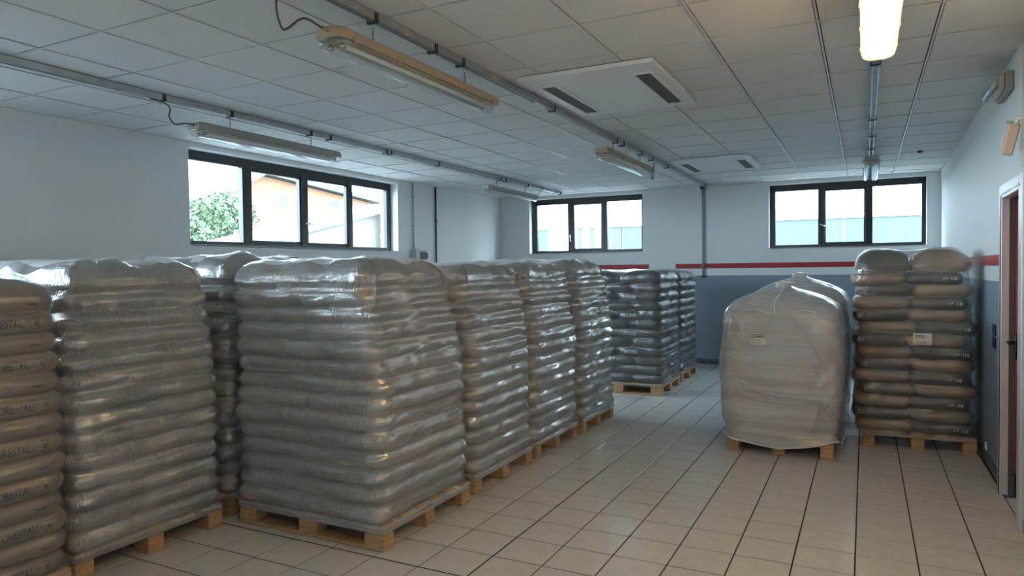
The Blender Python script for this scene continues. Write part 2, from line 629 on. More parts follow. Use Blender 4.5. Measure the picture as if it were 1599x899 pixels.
def on_right(o):
    """put an object whose local frame is the right wall's (x into the wall) onto it"""
    o.location = (RWX, 0, 0)
    o.rotation_euler = (0, 0, RA)
    return o


# baseboards
struct(MB().box(XL + .01, 0.96, YB - .012, YB - .0005, 0.001, .085, .003).build('baseboard_back', M['skirting']))
bb = MB().box(-.012, -.0005, 5.91, YB - .02, 0.001, .085, .003)
bb.box(-.012, -.0005, YF + .01, 5.0, 0.001, .085, .003)
struct(on_right(bb.build('baseboard_right', M['skirting'])))


# ---- windows
def window(idx, axis, a0, a1, fr, panes, handle=None):
    """axis 'L' = left wall (runs along y, frame sits outside in -x) or 'B' = back wall (runs along x)"""
    root = struct(empty('window_%d' % idx, (XL - 0.13, (a0 + a1) / 2, WZ0) if axis == 'L' else ((a0 + a1) / 2, YB + 0.13, WZ0)))
    ac = (a0 + a1) / 2
    H = WZ1 - WZ0

    def bx(m, s0, s1, d0, d1, z0, z1, b=.003):
        # s along the wall, d outward from the frame's inner face
        if axis == 'L':
            m.box(-d1, -d0, s0 - ac, s1 - ac, z0, z1, b)
        else:
            m.box(s0 - ac, s1 - ac, d0, d1, z0, z1, b)
        return m
    f = MB()
    bx(f, a0, a1, 0, .07, H - fr[0], H)
    bx(f, a0, a1, 0, .07, 0, fr[1])
    bx(f, a0, panes[0][0], 0, .07, fr[1], H - fr[0])
    bx(f, panes[-1][1], a1, 0, .07, fr[1], H - fr[0])
    f.build('window_frame', M['win_frame'], root)
    for (p0, p1, _), (q0, q1, _) in zip(panes[:-1], panes[1:]):
        bx(MB(), p1, q0, -.012, .07, fr[1] * .6, H - fr[0] * .6, .006).build('mullion', M['win_frame'], root)
    for (p0, p1, sash) in panes:
        z0, z1 = fr[1], H - fr[0]
        if sash:
            s = MB()
            for (u0, u1, v0, v1) in ((p0, p1, z0, z0 + .03), (p0, p1, z1 - .03, z1), (p0, p0 + .02, z0 + .03, z1 - .03), (p1 - .02, p1, z0 + .03, z1 - .03)):
                bx(s, u0, u1, .004, .06, v0, v1, .004)
            s.build('sash', M['win_frame'], root)
            z0, z1, p0, p1 = z0 + .03, z1 - .03, p0 + .02, p1 - .02
        bx(MB(), p0, p1, .03, .036, z0, z1, 0).build('pane', M['glass'], root)
        # pale gasket bead around the glass
    if handle:
        hs, hz, ang = handle
        h = MB()
        if axis == 'L':
            h.tube([(.012, hs - ac, hz), (.05, hs - ac, hz)], .011, 8)
            d = Vector((0, math.cos(ang), math.sin(ang)))
            p = Vector((.048, hs - ac, hz))
            h.tube([p, p + d * .12], .009, 8)
        else:
            h.tube([(hs - ac, -.012, hz), (hs - ac, -.05, hz)], .011, 8)
            d = Vector((math.cos(ang), 0, math.sin(ang)))
            p = Vector((hs - ac, -.048, hz))
            h.tube([p, p + d * .12], .009, 8)
        h.build('handle', M['chrome'], root, True)
    # sill
    s = MB()
    if axis == 'L':
        s.box(0, .13, a0 - ac, a1 - ac, -.012, .002, .002)
    else:
        s.box(a0 - ac, a1 - ac, -.13, 0, -.012, .002, .002)
    s.build('window_sill', M['tee'], root)
    return root


window(1, 'L', 4.87, 8.46, (.10, .05), [(4.93, 5.67, 0), (5.80, 6.60, 1), (6.71, 7.49, 1), (7.58, 8.36, 0)], (6.66, .315, 0.0))
window(2, 'L', -1.25, 2.34, (.10, .05), [(-1.19, -.45, 0), (-.32, .48, 1), (.59, 1.37, 1), (1.46, 2.24, 0)], (.54, .315, 0.0))
window(3, 'L', -6.6, -3.0, (.10, .05), [(-6.54, -5.8, 0), (-5.67, -4.87, 1), (-4.76, -3.98, 1), (-3.89, -3.11, 0)], (-4.81, .315, 0.0))
window(4, 'B', -5.63, -3.45, (.10, .05), [(-5.53, -4.90, 0), (-4.80, -4.24, 1), (-4.14, -3.505, 0)], (-4.845, .33, -1.45))
window(5, 'B', -1.375, .80, (.10, .05), [(-1.29, -.66, 0), (-.57, 0.0, 1), (.10, .745, 0)], (-.62, .36, -.5))

# ---- door in the right wall
dr = struct(empty('door_1', (RWX, 0, 0), RA))
cs = MB()
cs.box(-.03, .02, DY1 - .005, DY1 + .10, 0.001, DZ + .09, .004)
cs.box(-.03, .02, DY0 - .12, DY0 + .005, 0.001, DZ + .09, .004)
cs.box(-.03, .02, DY0 + .005, DY1 - .005, DZ - .005, DZ + .09, .004)
cs.build('casing', M['alu'], dr)
st = MB()
st.box(-.034, -.028, DY1 + .012, DY1 + .024, 0.001, DZ + .03)
st.box(-.034, -.028, DY0 - .024, DY1 + .024, DZ + .018, DZ + .03)
st.build('casing_groove', M['black_plastic'], dr)
jm = MB()
jm.box(.02, .25, DY1 - .012, DY1, 0.001, DZ)
jm.box(.02, .25, DY0, DY0 + .012, 0.001, DZ)
jm.box(.02, .25, DY0 + .012, DY1 - .012, DZ - .012, DZ)
jm.build('jamb', M['jamb'], dr)
lf = MB().box(.055, .095, DY0 + .014, DY1 - .014, .008, DZ - .014, .003).build('door_leaf', M['door_red'], dr)
hd = MB()
hd.box(.043, .0545, DY1 - .075, DY1 - .035, .95, 1.13, .003)
hd.tube([(.0545, DY1 - .055, 1.07), (.005, DY1 - .055, 1.07), (.0, DY1 - .19, 1.07)], .01, 8)
hd.build('door_handle', M['black_plastic'], lf, True)
bt = MB().box(.030, .0545, DY1 - .16, DY1 - .07, .03, .17, .004).build('door_bolt', M['black_plastic'], lf)

# pale pilaster strip by the frame's right edge
struct(on_right(MB().box(-.03, 0, 4.80, 5.02, DZ + .12, HC - .03, .004).build('trim_1', M['beige_plastic'])))

# ---- exterior
gr = MB().box(-120, 60, -60, 120, -.6, -.25).build('ground', M['asphalt'])
struct(gr)
struct(MB().box(-60, -17.5, -10, 26, -.24, .9, .3).build('grass_bank', M['grass']))

fa = tag(empty('factory_building', (-4, 20, -.25)), 'white corrugated factory hall outside the two back windows', 'building')
for k in range(6):
    seg = []
    for q in range(16):
        x = -11.5 + (k * 16 + q) * .28
        seg += [(x, 0), (x + .11, 0), (x + .14, -.035), (x + .22, -.035), (x + .25, 0)]
    seg.append((x + .278, 0))
    MB().loft([[(p[0], p[1], z) for p in seg] for z in (3.14, 8.5)], False, False).build('cladding_panel', M['clad_white'], fa)
MB().box(-11.5, 15, .06, 6, 0, 8.5).build('wall', M['clad_white'], fa)
for k in range(9):
    MB().box(-11.5 + k * 3.0 + .02, -11.5 + (k + 1) * 3.0 - .02, -.01, .05, .3, 3.12).build('lower_panel', M['clad_blue'], fa)
MB().box(-5.8 + .9, -5.8 + 1.65, -.05, -.012, .3, 3.12).build('pale_panel', M['clad_white'], fa)
MB().box(-11.5, 15, -.06, .0, 3.115, 3.16).build('flashing', M['clad_white'], fa)

ho = tag(empty('house', (-32, 30, -.25)), 'orange rendered house with a gabled grey roof beyond the left window', 'house')
prof = [(-2.4, 0), (10.2, 0), (10.2, 6.85), (-.05, 7.65), (-2.4, 6.35)]
MB().loft([[(-9, p[0], p[1]) for p in prof], [(0, p[0], p[1]) for p in prof]]).build('wall', M['house'], ho)


def slab(y0, z0, y1, z1, t, x0=-9.4, x1=.5):
    return MB().loft([[(x0, y0, z0), (x0, y1, z1), (x0, y1, z1 + t), (x0, y0, z0 + t)], [(x1, y0, z0), (x1, y1, z1), (x1, y1, z1 + t), (x1, y0, z0 + t)]])


slab(-3.7, 5.74, -.05, 7.70, .25).build('roof', M['roof_grey'], ho)
slab(-.05, 7.70, 11.3, 6.82, .25).build('roof', M['roof_grey'], ho)
for (y0, y1, z0, z1) in ((1.15, 2.1, 5.75, 6.75), (5.5, 6.9, 6.0, 6.75)):
    f = MB().box(.005, .06, y0, y1, z0, z1).build('window', M['clad_white'], ho)
    MB().box(.06, .07, y0 + .12, y1 - .12, z0 + .12, z1 - .12).build('pane', M['clad_blue'], f)

sh = tag(empty('shed', (-16, 14.2, -.25)), 'low white shed with a sloping roof outside the left window', 'building')
prof = [(0, 0), (6.7, 0), (6.7, 4.09), (0, 2.55)]
MB().loft([[(-1.2, p[0], p[1]) for p in prof], [(0, p[0], p[1]) for p in prof]]).build('wall', M['shed_white'], sh)
slab(-.5, 2.45, 6.8, 4.13, .28, -1.3, .25).build('roof', M['shed_white'], sh)
MB().tube([(.12, 6.5, 0), (.12, 6.5, 3.9)], .12, 10).build('downpipe', M['clad_blue'], sh)

rt_ = np.random.default_rng(5)
for n, (tx, ty, h, rad, lb) in enumerate([(-22.5, 18.6, 4.7, 1.6, 'leafy green tree outside the left window, nearest the orange house'),
                                          (-20.3, 15.0, 3.8, 1.4, 'low green tree at the left edge of the left window'),
                                          (-27.5, 20.6, 5.0, 1.9, 'rounded green tree behind the other two outside the left window')]):
    t = tag(empty('tree', (tx, ty, .2)), lb, 'tree')
    MB().tube([(0, 0, -.1), (.05, .03, h * .35), (0, .1, h * .7)], [.14, .1, .04], 8).build('trunk', M['bark'], t)
    P = rt_.normal(size=(7000, 3))
    P /= np.linalg.norm(P, axis=1)[:, None]
    nz = SineNoise(3, 12, .3, 1.2, rt_)
    rr = rt_.uniform(.25, 1, 7000) ** .4 * (1 + .16 * nz(P))
    P = P * rr[:, None] * np.array([rad, rad, h * .38]) + np.array([0, 0, h * .6])
    A = rt_.normal(size=(7000, 3)) * .05
    B = rt_.normal(size=(7000, 3)) * .05
    vs = np.stack([P - A, P + B, P + A, P - B], 1).reshape(-1, 3)
    me = bpy.data.meshes.new('foliage')
    me.from_pydata(vs.tolist(), [], [(4 * i, 4 * i + 1, 4 * i + 2, 4 * i + 3) for i in range(7000)])
    me.materials.append(M['leaf'])
    o = place('foliage', me, t)
    o['kind'] = 'stuff'

# ================================================================== WRAPPED PALLETS
PAL_H = 0.145


def make_pallet(root, W, D, boards='x', wood=None):
    """boards = axis along which the bottom runners lie; pallet centred on the root"""
    wd = wood or M['wood']
    L, S = (W, D) if boards == 'x' else (D, W)          # L along runners

    def bx(m, l0, l1, s0, s1, z0, z1):
        if boards == 'x':
            return m.box(l0, l1, s0, s1, z0, z1, .004)
        return m.box(s0, s1, l0, l1, z0, z1, .004)
    ls = (-L / 2, -.07, L / 2 - .14)
    ss = (-S / 2, -.05, S / 2 - .10)
    st_ = MB()
    for l in ls:
        bx(st_, l, l + .14, -S / 2, S / 2, .101, .123)
    base = st_.build('pallet', wd, root)
    for l in ls:
        for s in ss:
            bx(MB(), l, l + .14, s, s + .10, .0225, .1005).build('block', wd, base)
    for s in ss:
        bx(MB(), -L / 2, L / 2, s, s + .10, .0005, .022).build('bottom_board', wd, base)
    n = 5 if S < 0.95 else 6
    bw = .115
    for k in range(n):
        s = -S / 2 + k * (S - bw) / (n - 1)
        bx(MB(), -L / 2, L / 2, s, s + bw, .1235, .145).build('deck_board', wd, base)
    return base


def bag_inset(dz, lh):
    r = lh * .53
    return r - math.sqrt(max(r * r - dz * dz, 0))


def top_shape(u, v):
    return max(0.0, (1 - abs(u) ** 2.6) * (1 - abs(v) ** 2.6)) ** .55


BAGC = {}


def bag_mesh(hx, hy, lh, m, dome=None, var=0):
    key = (round(hx, 4), round(hy, 4), round(lh, 4), m.name, dome, var)
    if key in BAGC:
        return BAGC[key]
    rng = np.random.default_rng(1000 + var * 17 + int(hx * 1000))
    ns = SineNoise(3, 10, 2, 6, rng)
    rc = .10
    ring = []
    for (sx, sy_, a0) in ((1, 1, 0), (-1, 1, 90), (-1, -1, 180), (1, -1, 270)):
        for k in range(5):
            a = math.radians(a0 + k * 22.5)
            ring.append((sx * (hx - rc) + rc * math.cos(a), sy_ * (hy - rc) + rc * math.sin(a), math.cos(a), math.sin(a)))
    # add mid points on the straights
    full = []
    n = len(ring)
    for i in range(n):
        a, b = ring[i], ring[(i + 1) % n]
        full.append(a)
        if i % 5 == 4:
            for t in (.25, .5, .75):
                full.append(tuple(a[q] * (1 - t) + b[q] * t for q in range(4)))
    zt = .3 * lh if dome is not None else .5 * lh
    zs = [-.5 * lh, -.36 * lh, -.18 * lh, 0, .18 * lh, zt if dome is not None else .36 * lh] + ([] if dome is not None else [zt])
    mb_ = MB()
    rings = []
    for z in zs:
        i = bag_inset(z, lh)
        rings.append([[p[0] - p[2] * i, p[1] - p[3] * i, z] for p in full])
    top = rings[-1]
    for f in (.9, .72, .45, .2):
        rr = []
        for p in top:
            x, y = p[0] * f, p[1] * f
            z = zt + ((.2 * lh + dome) * top_shape(x / (hx - .0), y / (hy - .0)) if dome is not None else .0)
            rr.append([x, y, z])
        rings.append(rr)
    for k, r in enumerate(rings):
        P = np.array(r)
        d = ns(P) * .0022
        for p, dd in zip(r, d):
            l = math.hypot(p[0], p[1]) + 1e-6
            p[0] -= abs(dd) * p[0] / l
            p[1] -= abs(dd) * p[1] / l
    mb_.loft(rings)
    BAGC[key] = mb_.mesh('bag', m, True)
    return BAGC[key]


def layer_layout(kind, W, D):
    """list of (cx, cy, hx, hy, tagname)"""
    out = []
    if kind in ('A', 'B'):
        a, b = W / 2, W / 3                     # two long bags (a) / three short (b) along x
        da, db = D * .4, D * .6
        flip = 1 if kind == 'A' else -1         # A: long bags on the -y side
        for i in range(2):
            out.append((-W / 2 + a * (i + .5), flip * (-D / 2 + da / 2), a / 2, da / 2, 'long%d' % i))
        for i in range(3):
            out.append((-W / 2 + b * (i + .5), flip * (D / 2 - db / 2), b / 2, db / 2, 'short%d' % i))
    else:
        for i in range(2):
            for j in range(2):
                out.append((-W / 2 + W / 2 * (i + .5), -D / 2 + D / 2 * (j + .5), W / 4, D / 4, 'q%d%d' % (i, j)))
    return out


def text_mesh(body, size, bold=0.0):
    c = bpy.data.curves.new('print', 'FONT')
    c.body = body
    c.size = size
    c.offset = bold
    c.resolution_u = 2
    c.align_x = 'LEFT'
    o = bpy.data.objects.new('print', c)
    COL.objects.link(o)
    bpy.context.view_layer.update()
    me = bpy.data.meshes.new_from_object(o)
    vs = [v.co[:] for v in me.vertices]
    fs = [tuple(p.vertices) for p in me.polygons]
    bpy.data.objects.remove(o)
    bpy.data.meshes.remove(me)
    return vs, fs


TX = {}


def print_mesh(body, size, face, hx, hy, lh, s0, z0, m, bold, extra=None, xs=1.0):
    """lettering wrapped on a bag's face; s0 = start along the face, z0 = baseline"""
    key = (body, size, face, round(hx, 3), round(hy, 3), round(lh, 3), s0, z0, m.name)
    if key in TX:
        return TX[key]
    vs, fs = text_mesh(body, size, bold) if body else ([], [])
    vs = [(p[0] * xs + s0, p[1] + z0) for p in vs]
    vs, fs = list(vs), list(fs)
    for (a0, a1, b0, b1) in (extra or []):
        o = len(vs)
        vs += [(a0, b0), (a1, b0), (a1, b1), (a0, b1)]
        fs.append((o, o + 1, o + 2, o + 3))
    P = []
    for s, z in vs:
        i = bag_inset(z, lh) - .003
        P.append((hx - i, s, z) if face == '+x' else (s, -(hy - i), z))
    TX[key] = MB().add(P, fs).mesh('print', m)
    return TX[key]


def put_print(me, o):
    p = place('print', me, o)
    p['kind'] = 'stuff'          # tiny strokes of one printed mark


def rrect(W, D, rc, ds, rref=.12):
    pts, nrm = [], []
    hx, hy = W / 2 - rc, D / 2 - rc
    na = 9
    segs = [((hx, -hy), (hx, hy), 0), ((hx, hy), (-hx, hy), 90), ((-hx, hy), (-hx, -hy), 180), ((-hx, -hy), (hx, -hy), 270)]
    for (p, q, a) in segs:
        p, q = np.array(p), np.array(q)
        n = np.array([math.cos(math.radians(a)), math.sin(math.radians(a))])
        L = np.linalg.norm(q - p)
        k = max(2, int((L + 2 * rc - 2 * rref) / ds))
        for i in range(k):
            pts.append(p + (q - p) * i / k + n * rc)
            nrm.append(n)
        for i in range(na):
            aa = math.radians(a + 90 * i / na)
            m_ = np.array([math.cos(aa), math.sin(aa)])
            pts.append(q + m_ * rc)
            nrm.append(m_)
    return np.array(pts), np.array(nrm)


def closing_rows(d, step, R, periodic_axis=None, axis=0):
    """grey-scale closing with a disc of radius R along an axis (film bridging hollows)"""
    k = min(int(R / step), 20)
    offs = np.arange(-k, k + 1)
    h = np.sqrt(np.maximum(R * R - (offs * step) ** 2, 0)) - R

    def sh_(a, o):
        if periodic_axis:
            return np.roll(a, o, axis)
        b = np.roll(a, o, axis)
        sl = [slice(None)] * a.ndim
        if o > 0:
            sl[axis] = slice(0, o)
            s2 = [slice(None)] * a.ndim
            s2[axis] = slice(0, 1)
            b[tuple(sl)] = a[tuple(s2)]
        elif o < 0:
            sl[axis] = slice(o, None)
            s2 = [slice(None)] * a.ndim
            s2[axis] = slice(-1, None)
            b[tuple(sl)] = a[tuple(s2)]
        return b
    dil = np.max([sh_(d, o) + hh for o, hh in zip(offs, h)], 0)
    return np.min([sh_(dil, o) - hh for o, hh in zip(offs, h)], 0)


def wrapped_pallet(loc, W, D, n, ztop, label, group, style, boards='x', dome=.07, seed=0, lean=(-.085, 0), taper=(.045, .03), offset=(0, 0), ds=.02, dz=.0105,
                   closeS=2.2, closeZ=.026, film='film_milky', bag='bag_pale', sag=.010, start='A', hem=.108):
    rng = np.random.default_rng(100 + seed)
    root = tag(empty('wrapped_pallet', loc), label, 'pallet load', group)
    make_pallet(root, W - .03, D - .03, boards)
    lh = (ztop - PAL_H) / n
    pts, nrm = rrect(W, D, .12, ds)
    low_pts, low_nrm = rrect(W, D, .04, ds)
    cut = int(np.argmin(np.hypot(pts[:, 0] + W / 2, pts[:, 1] - D / 6)))       # the film's loose end lies on the far side
    pts, nrm, low_pts, low_nrm = (np.roll(a, -cut, 0) for a in (pts, nrm, low_pts, low_nrm))
    NS = len(pts)
    step = np.linalg.norm(pts - np.roll(pts, -1, 0), axis=1)
    s_acc = np.concatenate([[0], np.cumsum(step)[:-1]])
    dd = np.linspace(.06, -.26, 81)
    rows, dist, top_bags = [], [], []
    Q = pts[:, None, :] + nrm[:, None, :] * dd[None, :, None]
    for k in range(n):
        u = (k + .5) / n
        s = max(0, (u - .5) / .5) ** 1.6
        sxy = (1 - 2 * taper[0] * s, 1 - 2 * taper[1] * s)
        shift = np.array([offset[0] + lean[0] * s, offset[1] + lean[1] * s]) + rng.normal(0, .005, 2)
        kind = style if style == 'Q' else (('A', 'B') if start == 'A' else ('B', 'A'))[k % 2]
        zc = PAL_H + lh * (k + .5)
        istop = k == n - 1
        S = np.full(Q.shape[:2], 9.0)
        for bi, (cx0, cy0, hx, hy, nm) in enumerate(layer_layout(kind, W, D)):
            jx, jy = rng.normal(0, .004, 2)
            rz = rng.normal(0, .010)
            if style == 'Q':
                jx += .035 * math.sin(k * 2.4 + 1) * (1 if cx0 > 0 else .8)
            cx_, cy_ = cx0 * sxy[0] + shift[0] + jx, cy0 * sxy[1] + shift[1] + jy
            g = 1.03 if style == 'Q' else .985
            sc = (sxy[0] * g, sxy[1] * g, 1)
            if style == 'Q':
                odd = (k + (0 if cx0 < 0 else 1)) % 2
                bm_ = M['bag_olive'] if odd else M['bag_brown']
            else:
                bm_ = M[bag]
            me = bag_mesh(hx, hy, lh, bm_, dome if istop else None, (k + bi) % 3)
            o = place('bag', me, root, (cx_, cy_, zc), rz, sc)
            if bag == 'bag_tan' and nm.startswith('long') is False and nm == 'none':
                pass
            deco(o, label, style, bag, k, kind, nm, hx, hy, lh, cx0, cy0, seed)
            ca, sa = math.cos(-rz), math.sin(-rz)
            px_, py_ = Q[..., 0] - cx_, Q[..., 1] - cy_
            lx, ly = px_ * ca - py_ * sa, px_ * sa + py_ * ca
            rc = .10
            qx, qy = np.abs(lx) - hx * sc[0] + rc, np.abs(ly) - hy * sc[1] + rc
            sdf = np.hypot(np.maximum(qx, 0), np.maximum(qy, 0)) + np.minimum(np.maximum(qx, qy), 0) - rc
            S = np.minimum(S, sdf)
            if istop:
                top_bags.append((cx_, cy_, hx * sc[0], hy * sc[1], rz))
        z0, z1 = zc - lh / 2, zc + (.3 * lh if istop else lh / 2)
        nr = max(4, int(round((z1 - z0) / dz)))
        for z in np.linspace(z0, z1, nr, endpoint=istop):
            i = bag_inset(z - zc, lh)
            hit = S <= -i
            idx = hit.argmax(1)
            none = ~hit.any(1)
            idx = np.where(none, len(dd) - 1, np.maximum(idx, 1))
            ar = np.arange(NS)
            s1, s0 = S[ar, idx] + i, S[ar, idx - 1] + i
            t = np.clip(s0 / np.where(np.abs(s0 - s1) < 1e-6, 1e-6, s0 - s1), 0, 1)
            d = dd[idx - 1] + (dd[idx] - dd[idx - 1]) * t
            rows.append(z)
            dist.append(d)
    Dm = np.array(dist)
    Dm = closing_rows(Dm, .02, closeS, True, 1)
    Dm = closing_rows(Dm, dz, closeZ, None, 0)
    # skirt over the deck
    low = np.linspace(hem, PAL_H, 6)[:-1]
    skirt = np.tile(np.minimum(Dm[:1] * .3, 0.0), (5, 1)) - .002
    skirt = np.maximum(skirt, -.004)
    rows = np.concatenate([low, rows])
    Dm = np.concatenate([skirt, Dm], 0)
    for _ in range(2):
        Dm = .5 * Dm + .25 * (np.roll(Dm, 1, 1) + np.roll(Dm, -1, 1))
    # wrap folds: drawn along the film, rising round the stack
    per = s_acc[-1] + step[-1]
    n1 = SineNoise(2, 14, 1.2, 5, rng, (.45, 2.2))
    n2 = SineNoise(2, 16, 6, 18, rng, (.5, 1.4))
    SS, ZZ = np.meshgrid(s_acc, rows)
    G = np.stack([SS, ZZ + .12 * np.sin(SS * 2 * np.pi / per)], -1)
    wr = sag * .55 * n1(G) + sag * .28 * n2(G)
    fade = np.clip((per - SS) / .15, 0, 1)
    wr = wr * fade + (1 - fade) * wr[:, :1]
    wr = np.maximum(wr, -.001)
    Dm = Dm + .0045 + wr * np.clip((ZZ - .14) / .1, 0.15, 1)
    bl = np.clip((rows - PAL_H - .012) / .06, 0, 1)[:, None, None]
    R3 = (low_pts * (1 - bl) + pts * bl) + (low_nrm * (1 - bl) + nrm * bl) * Dm[..., None]
    verts = [np.concatenate([R3[r], np.full((NS, 1), rows[r])], 1) for r in range(len(rows))]
    uvs = [np.stack([s_acc, np.full(NS, rows[r])], 1) for r in range(len(rows))]
    # top sheet
    base = R3[-1]
    c = base.mean(0)
    zt = rows[-1]
    nt_ = SineNoise(2, 18, 1.5, 7, rng)
    for f in (.97, .93, .88, .82, .75, .67, .58, .48, .38, .28, .18, .09):
        P = c + (base - c) * f
        hgt = np.zeros(NS)
        for (bx_, by_, hx, hy, rz) in top_bags:
            ca, sa = math.cos(-rz), math.sin(-rz)
            lx = (P[:, 0] - bx_) * ca - (P[:, 1] - by_) * sa
            ly = (P[:, 0] - bx_) * sa + (P[:, 1] - by_) * ca
            uu, vv = np.clip(np.abs(lx / hx), 0, 1), np.clip(np.abs(ly / hy), 0, 1)
            sh_ = np.maximum(0, (1 - uu ** 2.6) * (1 - vv ** 2.6)) ** .55
            hgt = np.maximum(hgt, (.2 * lh + dome) * sh_)
        edge = 1 - f
        floor_ = (.2 * lh + dome) * .85 * np.clip(edge / .3, 0, 1) ** .7
        z = zt + np.maximum(hgt, floor_) + .005 + np.abs(nt_(P)) * .009 * np.clip(edge / .15, 0, 1)
        verts.append(np.concatenate([P, z[:, None]], 1))
        uvs.append(np.stack([s_acc * 1.0, np.full(NS, zt + (1 - f) * min(W, D) / 2)], 1))
    def quads_of(nrw):
        r_, s_ = np.meshgrid(np.arange(nrw - 1), np.arange(NS), indexing='ij')
        s2 = (s_ + 1) % NS
        return np.stack([r_ * NS + s_, r_ * NS + s2, (r_ + 1) * NS + s2, (r_ + 1) * NS + s_], -1).reshape(-1, 4)
    nside = len(rows) + 4
    film_mesh('stretch_film', np.concatenate(verts[:nside]), np.concatenate(uvs[:nside]), quads_of(nside), np.zeros((0, 3), dtype=int), M[film], root)
    tv, tu = verts[nside - 1:], uvs[nside - 1:]
    cz = tv[-1][:, 2].mean()
    Vv = np.concatenate(tv + [np.array([[c[0], c[1], cz]])])
    UV = np.concatenate(tu + [np.array([[0, 2.2]])])
    k = len(tv)
    tri = np.stack([(k - 1) * NS + np.arange(NS), (k - 1) * NS + (np.arange(NS) + 1) % NS, np.full(NS, k * NS)], 1)
    film_mesh('top_sheet', Vv, UV, quads_of(k), tri, M['film_top'] if film == 'film_milky' else M[film], root)
    return root


def film_mesh(name, V, UV, quads, tri, m, root):
    me = bpy.data.meshes.new(name)
    nq, nt_ = len(quads), len(tri)
    me.vertices.add(len(V))
    me.vertices.foreach_set('co', np.ascontiguousarray(V, dtype=np.float32).ravel())
    li = np.concatenate([quads.ravel(), tri.ravel()]).astype(np.int32)
    me.loops.add(len(li))
    me.loops.foreach_set('vertex_index', li)
    me.polygons.add(nq + nt_)
    st_ = np.concatenate([np.arange(nq) * 4, nq * 4 + np.arange(nt_) * 3]).astype(np.int32)
    me.polygons.foreach_set('loop_start', st_)
    me.update(calc_edges=True)
    me.validate()
    uvl = me.uv_layers.new(name='film')
    uvl.data.foreach_set('uv', UV[li].astype(np.float32).ravel())
    me.polygons.foreach_set('use_smooth', np.ones(nq + nt_, dtype=bool))
    me.materials.append(m)
    return place(name, me, root)


def deco(o, label, style, bag, k, kind, nm, hx, hy, lh, cx0, cy0, seed):
    """flat print on the bags that show it in the photograph"""
    if bag == 'bag_tan':                                   # nearest left stack: long side towards +x
        if nm == 'short2' and kind == 'A':
            put_print(print_mesh('FORESTAL', .056, '+x', hx, hy, lh, -.065, -.018, M['ink'], .0016,
                                      [(.112, .116, -.02, .03), (.122, .136, .005, .009)], .66), o)
            put_print(print_mesh('', .05, '+x', hx, hy, lh, .24, 0, M['ink'], 0, [(.15, .154, -.028, .028), (.15, .185, .024, .028), (.15, .185, -.028, -.024), (.181, .185, -.024, .024),
                                                                                  (.159, .176, -.012, .012)]), o)
        elif nm == 'long1' and kind == 'B':
            put_print(print_mesh('', .05, '+x', hx, hy, lh, .01, 0, M['ink'], 0, [(.03, .075, -.012, -.003)]), o)
    elif style == 'Q' and cy0 < 0:
        odd = (k + (0 if cx0 < 0 else 1)) % 2
        if odd:
            e = []
            if cx0 < 0:
                x = -hx + .055
                e = [(x, x + .04, -.02, -.015), (x, x + .04, .015, .02), (x, x + .005, -.015, .015), (x + .035, x + .04, -.015, .015), (x + .012, x + .028, -.008, .008)]
            else:
                x = hx - .16
                for i, wv in enumerate((.006, .006, .014, .008, .006, .016)):
                    e.append((x, x + wv, -.012 + (.010 if i == 2 else 0), .012))
                    x += wv + (.006 if i != 2 else .022)
            put_print(print_mesh('', .03, '-y', hx, hy, lh, round(cx0, 2), 0, M['ink_pale'], 0, e), o)
    elif bag == 'bag_black':
        if nm == 'long1' and kind == 'A' and 1 < k < 10:
            put_print(print_mesh('HOME', .062, '-y', hx, hy, lh, -.21, -.02, M['ink_pale'], .0025), o)
    elif seed == 1 and nm == 'long1' and kind == 'A' and k < 9:
        put_print(print_mesh('FORESTAL', .05, '-y', hx, hy, lh, -.15, -.018, M['ink'], .001), o)


G1 = 'milky wrapped pallets of bags in the long row'
LH = 1.61
wrapped_pallet((-3.01, 3.60, 0), 1.18, .99, 14, 1.60, 'tall milky wrapped pallet of bags standing nearest in the middle of the floor', 'milky wrapped pallets', 'AB', seed=1, dome=.085, offset=(-.02, 0), lean=(-.10, 0))
wrapped_pallet((-3.03, 4.68, 0), 1.16, .97, 14, 1.585, 'milky wrapped pallet of bags directly behind the big central front one', 'milky wrapped pallets', 'AB', seed=2)
wrapped_pallet((-3.03, 5.70, 0), 1.16, .96, 14, 1.60, 'milky wrapped pallet of bags third from the front in the central row', 'milky wrapped pallets', 'AB', seed=3)
wrapped_pallet((-3.00, 6.70, 0), 1.16, .94, 14, 1.62, 'milky wrapped pallet at the far end of the central row, next to the charcoal bags', 'milky wrapped pallets', 'AB', seed=4, dome=.085)
wrapped_pallet((-4.20, 2.568, 0), 1.16, .95, 14, 1.60, 'wide milky wrapped pallet at left with orange lamp streaks, right of the printed bags', 'milky wrapped pallets', 'AB', seed=5, dome=.08, lean=(-.06, 0))
wrapped_pallet((-4.28, 3.62, 0), 1.14, .97, 14, 1.62, 'shaded wrapped pallet showing in the dark gap left of the big front one', 'milky wrapped pallets', 'AB', seed=6, dome=.10, lean=(0, 0))
wrapped_pallet((-4.085, 1.555, 0), 1.16, .97, 14, 1.52, 'clear wrapped pallet of tan bags printed FORESTAL at the left edge', None, 'AB', seed=7, film='film_clear', bag='bag_tan',
               closeS=.10, closeZ=.03, lean=(-.02, 0), taper=(.02, .015), sag=.006)
wrapped_pallet((-5.50, 2.60, 0), 1.16, .97, 14, 1.60, 'wrapped pallet against the left wall with only its top showing above the printed bags', 'milky wrapped pallets', 'AB', seed=8, ds=.03)
wrapped_pallet((-2.83, 8.98, 0), 1.16, 1.0, 12, 1.53, 'clear wrapped pallet of charcoal bags with pale HOME lettering', None, 'AB', seed=9, film='film_clear', bag='bag_black',
               closeS=.12, closeZ=.03, lean=(0, 0), taper=(.02, .02), dome=.05, ds=.025, start='B')
